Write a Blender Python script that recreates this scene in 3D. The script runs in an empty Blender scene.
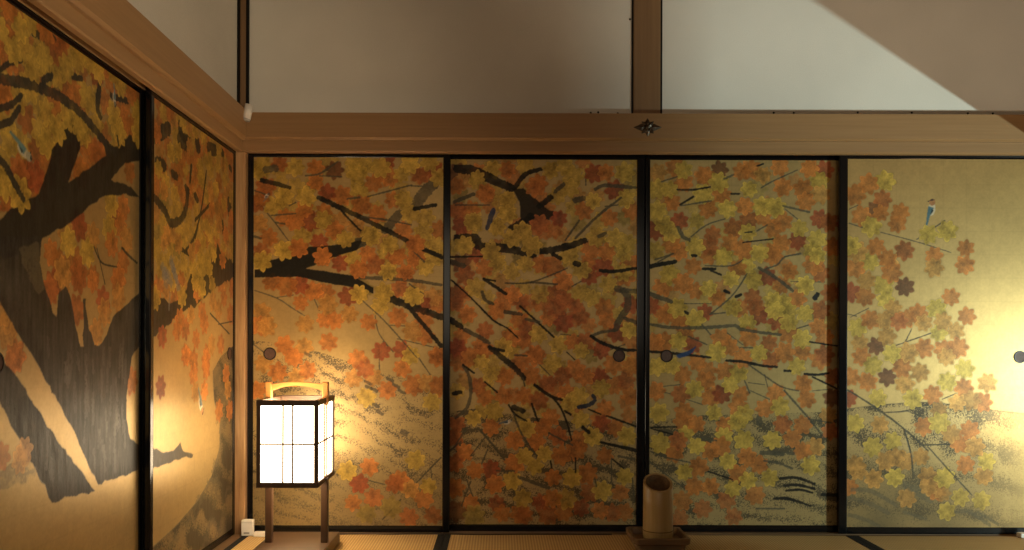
import bpy, bmesh, math, random
import numpy as np
from mathutils import Vector, Matrix

rng = np.random.default_rng(11)
random.seed(5)
COL = bpy.context.scene.collection
PI = math.pi

# ------------------------------------------------------------------ measures
F = 813.0                    # focal length in pixels (frame 1024 x 550)
CX, HY, CZ = 500.0, 343.0, 0.888   # principal column, eye line, camera height
YD = 3.80                    # front sliding track, end wall
YR = 3.833                   # rear sliding track
XL = -1.224                  # front track, left wall
XLR = -1.254                 # rear track, left wall
KAM_B, KAM_T, NAG_T = 1.769, 1.823, 1.946

# ------------------------------------------------------------------ materials
def new_mat(name):
    m = bpy.data.materials.new(name)
    m.use_nodes = True
    nt = m.node_tree
    return m, nt, nt.nodes['Principled BSDF']

def N(nt, t, **kw):
    n = nt.nodes.new(t)
    for k, v in kw.items():
        if k in n.inputs.keys():
            n.inputs[k].default_value = v
        else:
            setattr(n, k, v)
    return n

def ramp(nt, fac, stops):
    r = nt.nodes.new('ShaderNodeValToRGB')
    el = r.color_ramp.elements
    el[0].position, el[0].color = stops[0][0], (*stops[0][1], 1)
    el[1].position, el[1].color = stops[-1][0], (*stops[-1][1], 1)
    for p, c in stops[1:-1]:
        e = el.new(p); e.color = (*c, 1)
    nt.links.new(fac, r.inputs['Fac'])
    return r

def bump(nt, b, h, strength=.2, dist=.002):
    bp = N(nt, 'ShaderNodeBump')
    bp.inputs['Strength'].default_value = strength
    bp.inputs['Distance'].default_value = dist
    nt.links.new(h, bp.inputs['Height'])
    nt.links.new(bp.outputs['Normal'], b.inputs['Normal'])

def wood(name, c1, c2, axis='X', rough=.5, scale=60, stretch=.03):
    m, nt, b = new_mat(name)
    tc = N(nt, 'ShaderNodeTexCoord')
    mp = N(nt, 'ShaderNodeMapping')
    s = [scale, scale, scale]
    s['XYZ'.index(axis)] = scale * stretch
    mp.inputs['Scale'].default_value = s
    nt.links.new(tc.outputs['Object'], mp.inputs['Vector'])
    n = N(nt, 'ShaderNodeTexNoise')
    n.inputs['Scale'].default_value = 1.0
    n.inputs['Detail'].default_value = 6
    n.inputs['Roughness'].default_value = .65
    nt.links.new(mp.outputs['Vector'], n.inputs['Vector'])
    r = ramp(nt, n.outputs['Fac'], [(.3, c1), (.7, c2)])
    nt.links.new(r.outputs['Color'], b.inputs['Base Color'])
    b.inputs['Roughness'].default_value = rough
    bump(nt, b, n.outputs['Fac'], .12, .001)
    return m

def plain(name, c, rough=.5, metal=0., spec=.5, noise=0.):
    m, nt, b = new_mat(name)
    b.inputs['Base Color'].default_value = (*c, 1)
    b.inputs['Roughness'].default_value = rough
    b.inputs['Metallic'].default_value = metal
    b.inputs['Specular IOR Level'].default_value = spec
    if noise:
        tc = N(nt, 'ShaderNodeTexCoord')
        n = N(nt, 'ShaderNodeTexNoise')
        n.inputs['Scale'].default_value = 90
        n.inputs['Detail'].default_value = 4
        nt.links.new(tc.outputs['Object'], n.inputs['Vector'])
        r = ramp(nt, n.outputs['Fac'], [(.3, tuple(x * (1 - noise) for x in c)), (.7, tuple(min(1, x * (1 + noise)) for x in c))])
        nt.links.new(r.outputs['Color'], b.inputs['Base Color'])
        bump(nt, b, n.outputs['Fac'], .1, .0006)
    return m

def plaster(name, c):
    m, nt, b = new_mat(name)
    tc = N(nt, 'ShaderNodeTexCoord')
    n = N(nt, 'ShaderNodeTexNoise'); n.inputs['Scale'].default_value = 260; n.inputs['Detail'].default_value = 3
    n2 = N(nt, 'ShaderNodeTexNoise'); n2.inputs['Scale'].default_value = 2.2; n2.inputs['Detail'].default_value = 4
    nt.links.new(tc.outputs['Object'], n.inputs['Vector']); nt.links.new(tc.outputs['Object'], n2.inputs['Vector'])
    mx = N(nt, 'ShaderNodeMath', operation='MULTIPLY_ADD'); mx.inputs[1].default_value = .5
    nt.links.new(n2.outputs['Fac'], mx.inputs[0])
    ml = N(nt, 'ShaderNodeMath', operation='MULTIPLY'); ml.inputs[1].default_value = .5
    nt.links.new(n.outputs['Fac'], ml.inputs[0]); nt.links.new(ml.outputs[0], mx.inputs[2])
    r = ramp(nt, mx.outputs[0], [(.25, tuple(x * .84 for x in c)), (.75, tuple(x * 1.12 for x in c))])
    nt.links.new(r.outputs['Color'], b.inputs['Base Color'])
    b.inputs['Roughness'].default_value = .9
    b.inputs['Specular IOR Level'].default_value = .15
    bump(nt, b, n.outputs['Fac'], .25, .001)
    return m

M = {}
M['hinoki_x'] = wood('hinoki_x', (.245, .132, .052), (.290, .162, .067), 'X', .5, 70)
M['hinoki_y_lit'] = wood('hinoki_y_lit', (.330, .188, .082), (.390, .228, .102), 'Y', .5, 70)  # same wood made lighter: stronger light on the left beams is in the colour
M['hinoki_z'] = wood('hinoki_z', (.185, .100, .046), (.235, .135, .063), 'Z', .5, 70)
M['corner_z'] = wood('corner_z', (.28, .14, .055), (.50, .30, .14), 'Z', .5, 85, .06)
M['sill_x'] = wood('sill_x', (.12, .068, .03), (.19, .11, .05), 'X', .45, 60)
M['sill_y'] = wood('sill_y', (.12, .068, .03), (.19, .11, .05), 'Y', .45, 60)
M['lacquer'] = plain('black_lacquer', (.0030, .0029, .0035), .17, 0, .42)
M['edge'] = plain('black_edge_strip', (.006, .005, .004), .6, 0, .2)
M['plaster'] = plaster('wall_paper', (.66, .63, .57))
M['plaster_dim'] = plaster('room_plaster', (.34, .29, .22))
M['ceil'] = wood('ceiling_boards', (.20, .12, .06), (.28, .17, .09), 'Y', .6, 30)
M['lantern'] = wood('lantern_wood', (.034, .015, .0065), (.056, .026, .012), 'Z', .45, 90)
M['lantern_x'] = wood('lantern_wood_x', (.032, .0155, .007), (.052, .026, .012), 'X', .45, 90)
M['lattice'] = plain('lattice_wood_lit', (.17, .085, .036), .5)  # lighter than the frame wood: the paper's glow is put into this colour
M['handle'] = wood('handle_wood_lit', (.50, .19, .045), (.62, .28, .075), 'X', .45, 90)  # orange light from the lantern's open top is painted into this wood
M['bronze'] = plain('dark_bronze', (.10, .075, .055), .38, .85, .5, .25)
M['pull'] = plain('finger_pull_brown', (.085, .045, .033), .5, .2, .4, .15)
M['pull_rim'] = plain('finger_pull_rim', (.022, .016, .014), .35, .5, .5)
M['white'] = plain('white_plastic', (.72, .68, .63), .4)
M['mark'] = plain('grey_print', (.25, .24, .22), .6)
M['cord'] = plain('dark_cord', (.016, .013, .011), .5)
M['heri'] = plain('tatami_border_cloth', (.022, .021, .020), .85, 0, .1, .3)
M['tray'] = wood('tray_wood', (.115, .066, .030), (.20, .12, .056), 'X', .5, 45, .1)

def paper_mat():
    m, nt, b = new_mat('glowing_paper')
    b.inputs['Base Color'].default_value = (.85, .78, .65, 1)
    b.inputs['Roughness'].default_value = .9
    b.inputs['Emission Color'].default_value = (1.0, .79, .51, 1)
    b.inputs['Emission Strength'].default_value = 11.5
    return m
M['paper'] = paper_mat()

def tatami_mat():
    m, nt, b = new_mat('tatami_rush')
    tc = N(nt, 'ShaderNodeTexCoord')
    w = N(nt, 'ShaderNodeTexWave', wave_type='BANDS', bands_direction='X')
    w.inputs['Scale'].default_value = 2 * PI / (0.0125 * 20) * 1.0
    w.inputs['Distortion'].default_value = .15
    nt.links.new(tc.outputs['Object'], w.inputs['Vector'])
    mp = N(nt, 'ShaderNodeMapping'); mp.inputs['Scale'].default_value = (6, 260, 6)
    nt.links.new(tc.outputs['Object'], mp.inputs['Vector'])
    n = N(nt, 'ShaderNodeTexNoise'); n.inputs['Scale'].default_value = 1; n.inputs['Detail'].default_value = 3
    nt.links.new(mp.outputs['Vector'], n.inputs['Vector'])
    a = N(nt, 'ShaderNodeMath', operation='MULTIPLY_ADD'); a.inputs[1].default_value = .55
    nt.links.new(w.outputs['Fac'], a.inputs[0])
    q = N(nt, 'ShaderNodeMath', operation='MULTIPLY'); q.inputs[1].default_value = .45
    nt.links.new(n.outputs['Fac'], q.inputs[0]); nt.links.new(q.outputs[0], a.inputs[2])
    r = ramp(nt, a.outputs[0], [(.1, (.30, .175, .06)), (.8, (.58, .39, .16))])
    nt.links.new(r.outputs['Color'], b.inputs['Base Color'])
    b.inputs['Roughness'].default_value = .55
    bump(nt, b, w.outputs['Fac'], .35, .002)
    return m
M['tatami'] = tatami_mat()

def bamboo_mat():
    m, nt, b = new_mat('bamboo')
    tc = N(nt, 'ShaderNodeTexCoord')
    mp = N(nt, 'ShaderNodeMapping'); mp.inputs['Scale'].default_value = (70, 70, 3)
    nt.links.new(tc.outputs['Object'], mp.inputs['Vector'])
    n = N(nt, 'ShaderNodeTexNoise'); n.inputs['Scale'].default_value = 1; n.inputs['Detail'].default_value = 5
    nt.links.new(mp.outputs['Vector'], n.inputs['Vector'])
    r = ramp(nt, n.outputs['Fac'], [(.3, (.290, .185, .066)), (.7, (.375, .245, .094))])
    nt.links.new(r.outputs['Color'], b.inputs['Base Color'])
    b.inputs['Roughness'].default_value = .38
    return m
M['bamboo'] = bamboo_mat()
M['bamboo_in'] = plain('bamboo_inside', (.12, .065, .028), .7, 0, .2, .25)
M['bamboo_node'] = plain('bamboo_node_line', (.15, .09, .035), .6, 0, .2, .2)

def painting_mat():
    m, nt, b = new_mat('painted_gold_paper')
    at = N(nt, 'ShaderNodeVertexColor'); at.layer_name = 'paint'      # alpha carries how thickly inked the paper is
    tc = N(nt, 'ShaderNodeTexCoord')
    n = N(nt, 'ShaderNodeTexNoise'); n.inputs['Scale'].default_value = 220; n.inputs['Detail'].default_value = 3
    n2 = N(nt, 'ShaderNodeTexNoise'); n2.inputs['Scale'].default_value = 26; n2.inputs['Detail'].default_value = 4
    mp = N(nt, 'ShaderNodeMapping'); mp.inputs['Scale'].default_value = (1, 1, .35)
    nt.links.new(tc.outputs['Object'], mp.inputs['Vector'])
    nt.links.new(tc.outputs['Object'], n.inputs['Vector']); nt.links.new(mp.outputs['Vector'], n2.inputs['Vector'])
    nt.links.new(at.outputs['Color'], b.inputs['Base Color'])
    ro = N(nt, 'ShaderNodeMapRange'); ro.inputs['To Min'].default_value = .39; ro.inputs['To Max'].default_value = .40
    me = N(nt, 'ShaderNodeMapRange'); me.inputs['To Min'].default_value = .62; me.inputs['To Max'].default_value = .0
    for q in (ro, me): nt.links.new(at.outputs['Alpha'], q.inputs['Value'])
    nt.links.new(ro.outputs['Result'], b.inputs['Roughness']); nt.links.new(me.outputs['Result'], b.inputs['Metallic'])
    sp = N(nt, 'ShaderNodeMapRange'); sp.inputs['From Min'].default_value = .6; sp.inputs['To Min'].default_value = .32; sp.inputs['To Max'].default_value = .14
    nt.links.new(at.outputs['Alpha'], sp.inputs['Value']); nt.links.new(sp.outputs['Result'], b.inputs['Specular IOR Level'])
    ik = N(nt, 'ShaderNodeMapRange'); ik.inputs['From Min'].default_value = .7; nt.links.new(at.outputs['Alpha'], ik.inputs['Value'])
    sb = N(nt, 'ShaderNodeMath', operation='SUBTRACT'); sb.inputs[1].default_value = .5; nt.links.new(n2.outputs['Fac'], sb.inputs[0])
    mu = N(nt, 'ShaderNodeMath', operation='MULTIPLY'); nt.links.new(sb.outputs[0], mu.inputs[0]); nt.links.new(ik.outputs['Result'], mu.inputs[1])
    mx = N(nt, 'ShaderNodeMath', operation='MULTIPLY_ADD'); mx.inputs[1].default_value = 9.0
    nt.links.new(mu.outputs[0], mx.inputs[0]); nt.links.new(n.outputs['Fac'], mx.inputs[2])
    bump(nt, b, mx.outputs[0], .35, .0007)
    return m
M['painting'] = painting_mat()

# ------------------------------------------------------------------ objects
def put(o, label=None, cat=None, group=None, kind=None):
    if label: o['label'] = label
    if cat: o['category'] = cat
    if group: o['group'] = group
    if kind: o['kind'] = kind
    return o

def empty(name, loc, label, cat, group=None):
    o = bpy.data.objects.new(name, None)
    o.empty_display_size = .05
    COL.objects.link(o); o.location = loc
    return put(o, label, cat, group)

def obj(name, bm, mat, parent=None, smooth=False, loc=None):
    me = bpy.data.meshes.new(name)
    bmesh.ops.recalc_face_normals(bm, faces=bm.faces)
    bm.to_mesh(me); bm.free()
    mats = mat if isinstance(mat, (list, tuple)) else [mat]
    for q in mats: me.materials.append(q)
    if smooth:
        for p in me.polygons: p.use_smooth = True
    o = bpy.data.objects.new(name, me)
    COL.objects.link(o)
    if parent:
        o.parent = parent
    if loc: o.location = loc
    return o

def box(bm, x0, x1, y0, y1, z0, z1, bev=0., seg=1):
    r = bmesh.ops.create_cube(bm, size=1)
    vs = r['verts']
    for v in vs:
        v.co = Vector(((x0 + x1) / 2 + v.co.x * (x1 - x0), (y0 + y1) / 2 + v.co.y * (y1 - y0), (z0 + z1) / 2 + v.co.z * (z1 - z0)))
    if bev > 0:
        es = list({e for v in vs for e in v.link_edges})
        bmesh.ops.bevel(bm, geom=es, offset=bev, segments=seg, affect='EDGES', profile=.6)
    return bm

def boxo(name, b, mat, parent=None, bev=0., seg=1):
    bm = bmesh.new(); box(bm, *b, bev, seg)
    return obj(name, bm, mat, parent)

def struct(name, bm, mat, label, cat):
    return put(obj(name, bm, mat), label, cat, kind='structure')

def sbox(name, b, mat, label, cat, bev=0.):
    bm = bmesh.new(); box(bm, *b, bev)
    return struct(name, bm, mat, label, cat)

def cyl(bm, p0, p1, r0, r1=None, seg=24):
    r1 = r0 if r1 is None else r1
    p0, p1 = Vector(p0), Vector(p1)
    d = p1 - p0
    mt = Matrix.Translation((p0 + p1) / 2) @ d.to_track_quat('Z', 'Y').to_matrix().to_4x4()
    bmesh.ops.create_cone(bm, cap_ends=True, segments=seg, radius1=r0, radius2=r1, depth=d.length, matrix=mt)
    return bm

def lathe(bm, prof, c=(0, 0, 0), seg=40, axis='Z'):
    rings = []
    for r, h in prof:
        ring = []
        for i in range(seg):
            a = 2 * PI * i / seg
            if axis == 'Z': p = (c[0] + r * math.cos(a), c[1] + r * math.sin(a), c[2] + h)
            elif axis == 'Y': p = (c[0] + r * math.cos(a), c[1] + h, c[2] + r * math.sin(a))
            else: p = (c[0] + h, c[1] + r * math.cos(a), c[2] + r * math.sin(a))
            ring.append(bm.verts.new(p))
        rings.append(ring)
    for a, b in zip(rings, rings[1:]):
        for i in range(seg):
            j = (i + 1) % seg
            bm.faces.new((a[i], a[j], b[j], b[i]))
    bm.faces.new(rings[0]); bm.faces.new(rings[-1])
    return bm

def copy_tree(o, parent=None):
    c = o.copy(); COL.objects.link(c)
    if parent: c.parent = parent
    for ch in list(o.children): copy_tree(ch, c)
    return c

# ------------------------------------------------------------------ painter
def vnoise(h, w, cell, seed):
    r = np.random.default_rng(seed)
    gh, gw = int(h / cell) + 3, int(w / cell) + 3
    g = r.random((gh, gw)).astype(np.float32)
    y = np.arange(h) / cell; x = np.arange(w) / cell
    y0 = y.astype(int); x0 = x.astype(int)
    fy = (y - y0)[:, None]; fx = (x - x0)[None, :]
    fy = fy * fy * (3 - 2 * fy); fx = fx * fx * (3 - 2 * fx)
    a = g[y0][:, x0]; b = g[y0][:, x0 + 1]; c = g[y0 + 1][:, x0]; d = g[y0 + 1][:, x0 + 1]
    return (a * (1 - fx) + b * fx) * (1 - fy) + (c * (1 - fx) + d * fx) * fy

def vnoise_xy(h, w, ch, cw, seed):
    r = np.random.default_rng(seed)
    g = r.random((int(h / ch) + 3, int(w / cw) + 3)).astype(np.float32)
    y = np.arange(h) / ch; x = np.arange(w) / cw
    y0 = y.astype(int); x0 = x.astype(int); fy = (y - y0)[:, None]; fx = (x - x0)[None, :]
    fy = fy * fy * (3 - 2 * fy); fx = fx * fx * (3 - 2 * fx)
    return (g[y0][:, x0] * (1 - fx) + g[y0][:, x0 + 1] * fx) * (1 - fy) + (g[y0 + 1][:, x0] * (1 - fx) + g[y0 + 1][:, x0 + 1] * fx) * fy

GOLD = np.array((.420, .288, .116))
PAL0 = {'o': (.48, .165, .034), 'd': (.37, .112, .028), 'r': (.31, .068, .022), 'm': (.175, .062, .022),
        'y': (.50, .320, .055), 'p': (.47, .225, .052), 'g': (.31, .22, .05)}
PAL = {k: tuple(.92 * q for q in v) for k, v in PAL0.items()}
INK = np.array((.013, .0115, .009))
GREYINK = np.array((.060, .052, .034))

class Canvas:
    """paint on a rectangle of wall; u runs to the viewer's right, z up, in metres"""
    def __init__(s, u0, u1, z0, z1, res, to_uz, seed, base=GOLD):
        s.u0, s.u1, s.z0, s.z1, s.to = u0, u1, z0, z1, to_uz
        s.w = int(round((u1 - u0) / res)) + 1
        s.h = int(round((z1 - z0) / res)) + 1
        s.u = np.linspace(u0, u1, s.w).astype(np.float32)
        s.z = np.linspace(z0, z1, s.h).astype(np.float32)
        s.seed = seed
        s.fine = rng.random((s.h, s.w)).astype(np.float32)
        s.fine2 = np.roll(s.fine, 1, 1) * .5 + np.roll(s.fine, 1, 0) * .5
        s.n1 = vnoise(s.h, s.w, 2.6, seed + 1); s.n2 = vnoise(s.h, s.w, 9, seed + 2); s.n3 = vnoise(s.h, s.w, 60, seed + 3)
        s.n4 = vnoise(s.h, s.w, 26, seed + 4)
        s.n5 = vnoise_xy(s.h, s.w, 34, 3.0, seed + 5)
        k = .86 + .12 * s.n1 + .10 * s.n2 + .14 * s.n3
        s.c = (base[None, None, :] * k[:, :, None]).astype(np.float32)
        s.g = np.zeros((s.h, s.w), np.float32)
        # squares of gold leaf, seams barely seen
        for pos in np.arange(math.floor(u0 / .109) * .109, u1, .109):
            s.c[:, np.abs(s.u - pos) < .0022] *= .95
        for pos in np.arange(math.floor(z0 / .109) * .109, z1, .109):
            s.c[np.abs(s.z - pos) < .0022] *= .95
    def win(s, ua, ub, za, zb):
        i0, i1 = np.searchsorted(s.u, (ua, ub)); j0, j1 = np.searchsorted(s.z, (za, zb))
        if i1 - i0 < 1 or j1 - j0 < 1: return None
        return slice(j0, j1), slice(i0, i1)
    def mixin(s, w, a, col):
        a = np.clip(a, 0, 1)
        g = 1. if np.mean(col) < .075 else .6
        s.g[w] = s.g[w] * (1 - a) + g * a
        a = a[..., None]
        s.c[w] = s.c[w] * (1 - a) + col * a
    def leaf_m(s, u, z, r, ang, key, alpha=.93):
        w = s.win(u - 1.25 * r, u + 1.25 * r, z - 1.25 * r, z + 1.25 * r)
        if w is None: return
        U = s.u[w[1]][None, :] - u; Z = s.z[w[0]][:, None] - z
        d = np.sqrt(U * U + Z * Z) / r
        th = (np.arctan2(Z, U) - ang) / (2 * PI) * 7
        fr = np.abs(th - np.round(th)) * 2            # 0 on a lobe's axis, 1 in the notch
        idx = np.round(th).astype(int) % 7
        ln = np.array([.97, 1.0, .93, .90, .88, .94, 1.0])[idx]
        prof = .68 * (1 - fr) + .32 * (1 - fr ** 2.2)
        rim = ln * (.66 + .32 * prof) + .05 * (s.n1[w] - .5)
        edge = np.clip((rim - d) * r / .0028 + .5, 0, 1)
        halo = np.clip(1 - np.abs(d - rim - .03) / .09, 0, 1) * .26 * alpha
        s.mixin(w, halo, np.array((.075, .050, .020)))
        col = np.array(PAL[key]) * np.clip(rng.normal(1, .09), .8, 1.22)
        tone = .62 + .66 * s.n2[w] + .42 * (s.n1[w] - .5) + .10 * (s.fine[w] - .5)
        vein = np.clip(1 - np.abs(fr * d) / .09, 0, 1) * np.clip(1.1 - d, 0, 1)
        tone = tone * (1 - .22 * vein) * (1 + .16 * (d > rim - .11))
        s.mixin(w, edge * (alpha - .15 * s.n4[w] * (1 - d)), col * tone[..., None])
    def leaf(s, x, y, key, r=None, alpha=.93):
        u, z = s.to(x, y)
        r = (r or rng.normal(.0525, .0035))
        s.leaf_m(u, z, r, rng.uniform(0, 2 * PI), key, alpha)
    def stroke(s, pts, wid, col=INK, alpha=.92, rough=.22, taper=True):
        """pts in metres, wid full width in metres"""
        P = np.array(pts, float)
        n = max(2, int(sum(np.hypot(*(P[i + 1] - P[i])) for i in range(len(P) - 1)) / .012))
        if len(P) > 2:                                   # soften the corners
            t = np.linspace(0, len(P) - 1, n + 1); out = []
            for q in t:
                i = min(int(q), len(P) - 2); f = q - i
                p0 = P[max(i - 1, 0)]; p1 = P[i]; p2 = P[i + 1]; p3 = P[min(i + 2, len(P) - 1)]
                out.append(.5 * (2 * p1 + (p2 - p0) * f + (2 * p0 - 5 * p1 + 4 * p2 - p3) * f * f + (3 * p1 - p0 - 3 * p2 + p3) * f ** 3))
            P = np.array(out)
        m = wid
        w = s.win(P[:, 0].min() - m, P[:, 0].max() + m, P[:, 1].min() - m, P[:, 1].max() + m)
        if w is None: return
        U = s.u[w[1]][None, :]; Z = s.z[w[0]][:, None]
        best = np.full((s.z[w[0]].size, s.u[w[1]].size), 9., np.float32)
        L = len(P) - 1
        for i in range(L):
            a, b = P[i], P[i + 1]
            d = b - a; q = max(d @ d, 1e-9)
            t = np.clip(((U - a[0]) * d[0] + (Z - a[1]) * d[1]) / q, 0, 1)
            dist = np.hypot(U - a[0] - t * d[0], Z - a[1] - t * d[1])
            wd = wid * .56 * ((.80 + .20 * math.sin(PI * min(1, (i + .5) / L * .9 + .1))) if taper else 1)
            best = np.minimum(best, dist - wd)
        k = best + (s.n1[w] - .5) * rough * min(wid, .03) + (s.n2[w] - .5) * rough * .5 * min(wid, .03)
        a = np.clip(.5 - k / .003, 0, 1) * (alpha + .04 - .16 * s.n2[w] * (1 if wid > .02 else .4))
        s.mixin(w, a, np.asarray(col) * (.8 + .5 * s.n1[w] + .3 * s.fine[w])[..., None])
    def inside(s, poly, w):
        U = s.u[w[1]][None, :]; Z = s.z[w[0]][:, None]
        ins = np.zeros((s.z[w[0]].size, s.u[w[1]].size), bool)
        n = len(poly)
        for i in range(n):
            (x1, y1), (x2, y2) = poly[i], poly[(i + 1) % n]
            if y1 == y2: continue
            c = ((y1 > Z) != (y2 > Z)) & (U < (x2 - x1) * (Z - y1) / (y2 - y1) + x1)
            ins ^= c
        return ins
    def poly(s, pts, col=INK, alpha=.92, jitter=.004, dry=0., streak=0.):
        P = np.array(pts, float)
        # wobble the outline
        Q = []
        for i in range(len(P)):
            a, b = P[i], P[(i + 1) % len(P)]
            k = max(1, int(np.hypot(*(b - a)) / .02))
            for j in range(k):
                Q.append(a + (b - a) * j / k + (rng.normal(0, jitter, 2) if j else 0))
        P = np.array(Q)
        w = s.win(P[:, 0].min(), P[:, 0].max(), P[:, 1].min(), P[:, 1].max())
        if w is None: return
        ins = s.inside(P, w).astype(np.float32)
        k = np.pad(ins, 1, mode='edge')
        ins = (k[:-2, 1:-1] + k[2:, 1:-1] + k[1:-1, :-2] + k[1:-1, 2:] + 2 * ins) / 6
        a = ins * alpha
        if dry: a = a * (1 - dry * np.clip((s.n2[w] * .6 + s.n1[w] * .6 + s.n4[w] * .5 - .95) * 4, 0, 1))
        k = .75 + .35 * s.n1[w] + .35 * s.n4[w] + .2 * s.fine[w]
        if streak: k = k * (1 + streak * (np.clip((s.n5[w] - .45) * 2.2, -.6, 1.0) + 1.6 * (s.n4[w] - .5) + .8 * (s.n2[w] - .5)))
        s.mixin(w, a, np.asarray(col) * k[..., None])
    def speckle(s, pts, dens=.5, col=(.06, .05, .035), slope=.45, period=.055, wash=.25, washcol=(.23, .165, .075), vfade=False, hfade=None):
        P = np.array(pts, float)
        w = s.win(P[:, 0].min(), P[:, 0].max(), P[:, 1].min(), P[:, 1].max())
        if w is None: return
        ins = s.inside(P, w).astype(np.float32)
        U = s.u[w[1]][None, :]; Z = s.z[w[0]][:, None]
        if vfade: ins = ins * np.clip((P[:, 1].max() - Z) / (.6 * np.ptp(P[:, 1])), 0, 1)
        if hfade: ins = ins * np.clip((hfade[1] - U) / (hfade[1] - hfade[0]), 0, 1)
        band = .5 + .5 * np.sin((Z + slope * U + .075 * s.n4[w] + .02 * s.n2[w]) / period * 2 * PI)
        s.mixin(w, ins * wash * (.6 + .8 * s.n3[w]), np.array(washcol))
        g = s.fine[w] * .55 + s.fine2[w] * .45
        th = 1 - dens * (.32 + .68 * band) * (.35 + .9 * s.n4[w])
        a = ins * np.clip((g - th + .10) * 5, 0, 1) * .85
        s.mixin(w, a, np.array(col))
    def bird(s, x, y, size, flip=1, tilt=0., body=(.09, .17, .20), belly=(.55, .45, .33), cap=(.02, .02, .02), head=(.36, .14, .06)):
        u, z = s.to(x, y)
        def T(a, b):
            a *= flip
            c, q = math.cos(tilt), math.sin(tilt)
            return (u + size * (a * c - b * q), z + size * (a * q + b * c))
        def E(a, b, ra, rb, col):
            s.poly([T(a + ra * math.cos(t), b + rb * math.sin(t)) for t in np.linspace(0, 2 * PI, 18, endpoint=False)], col, .97, .0)
        E(.04, .02, .20, .36, belly)
        s.poly([T(-.16, .16), T(.14, .10), T(.12, -.12), T(.0, -.30), T(-.08, -.90), T(-.17, -.88), T(-.18, -.3)], body, .97, .0)
        E(.02, .40, .17, .19, head)
        s.poly([T(-.16, .46), T(.0, .60), T(.14, .54), T(.02, .47)], cap, .97, .0)
        s.poly([T(-.14, .46), T(-.28, .42), T(-.13, .38)], cap, .97, .0)
        s.poly([T(.04, .02), T(.16, -.02), T(.0, -.32)], cap, .9, .0)

def rect_mesh(name, cv, plane, axis, parent):
    """the painted paper as a fine grid carrying its colours"""
    U, Z = np.meshgrid(cv.u, cv.z)
    co = np.zeros((cv.h * cv.w, 3), np.float32)
    if axis == 'back':
        co[:, 0] = U.ravel(); co[:, 1] = plane
    else:
        co[:, 0] = plane; co[:, 1] = U.ravel()
    co[:, 2] = Z.ravel()
    co -= np.array(parent.location, np.float32)
    idx = np.arange(cv.h * cv.w).reshape(cv.h, cv.w)
    q = np.stack([idx[:-1, :-1], idx[:-1, 1:], idx[1:, 1:], idx[1:, :-1]], -1).reshape(-1, 4)
    me = bpy.data.meshes.new(name)
    nf = len(q)
    me.vertices.add(len(co)); me.vertices.foreach_set('co', co.ravel())
    me.loops.add(nf * 4); me.loops.foreach_set('vertex_index', q.ravel().astype(np.int32))
    me.polygons.add(nf); me.polygons.foreach_set('loop_start', np.arange(0, nf * 4, 4, dtype=np.int32))
    me.update(calc_edges=True)
    at = me.color_attributes.new('paint', 'FLOAT_COLOR', 'POINT')
    rgba = np.ones((cv.h * cv.w, 4), np.float32)
    rgba[:, :3] = np.clip(cv.c.reshape(-1, 3), 0, 1); rgba[:, 3] = np.clip(cv.g.ravel(), 0, 1)
    at.data.foreach_set('color', rgba.ravel())
    me.materials.append(M['painting'])
    o = bpy.data.objects.new(name, me); COL.objects.link(o); o.parent = parent
    return o

def back_front(x, y): return ((x - CX) * YD / F, CZ - (y - HY) * YD / F)
def back_rear(x, y): return ((x - CX) * YR / F, CZ - (y - HY) * YR / F)
def left_front(x, y):
    d = F * -XL / (CX - x); return (d, CZ - (y - HY) * d / F)
def left_rear(x, y):
    d = F * -XLR / (CX - x); return (d, CZ - (y - HY) * d / F)

# ------------------------------------------------------------------ painting content (measured on the wall)
def P(s):
    out = []
    for tok in s.split():
        a = tok.split(',')
        out.append((float(a[0]), float(a[1]), a[2]) if len(a) > 2 else (float(a[0]), float(a[1])))
    return out

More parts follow.
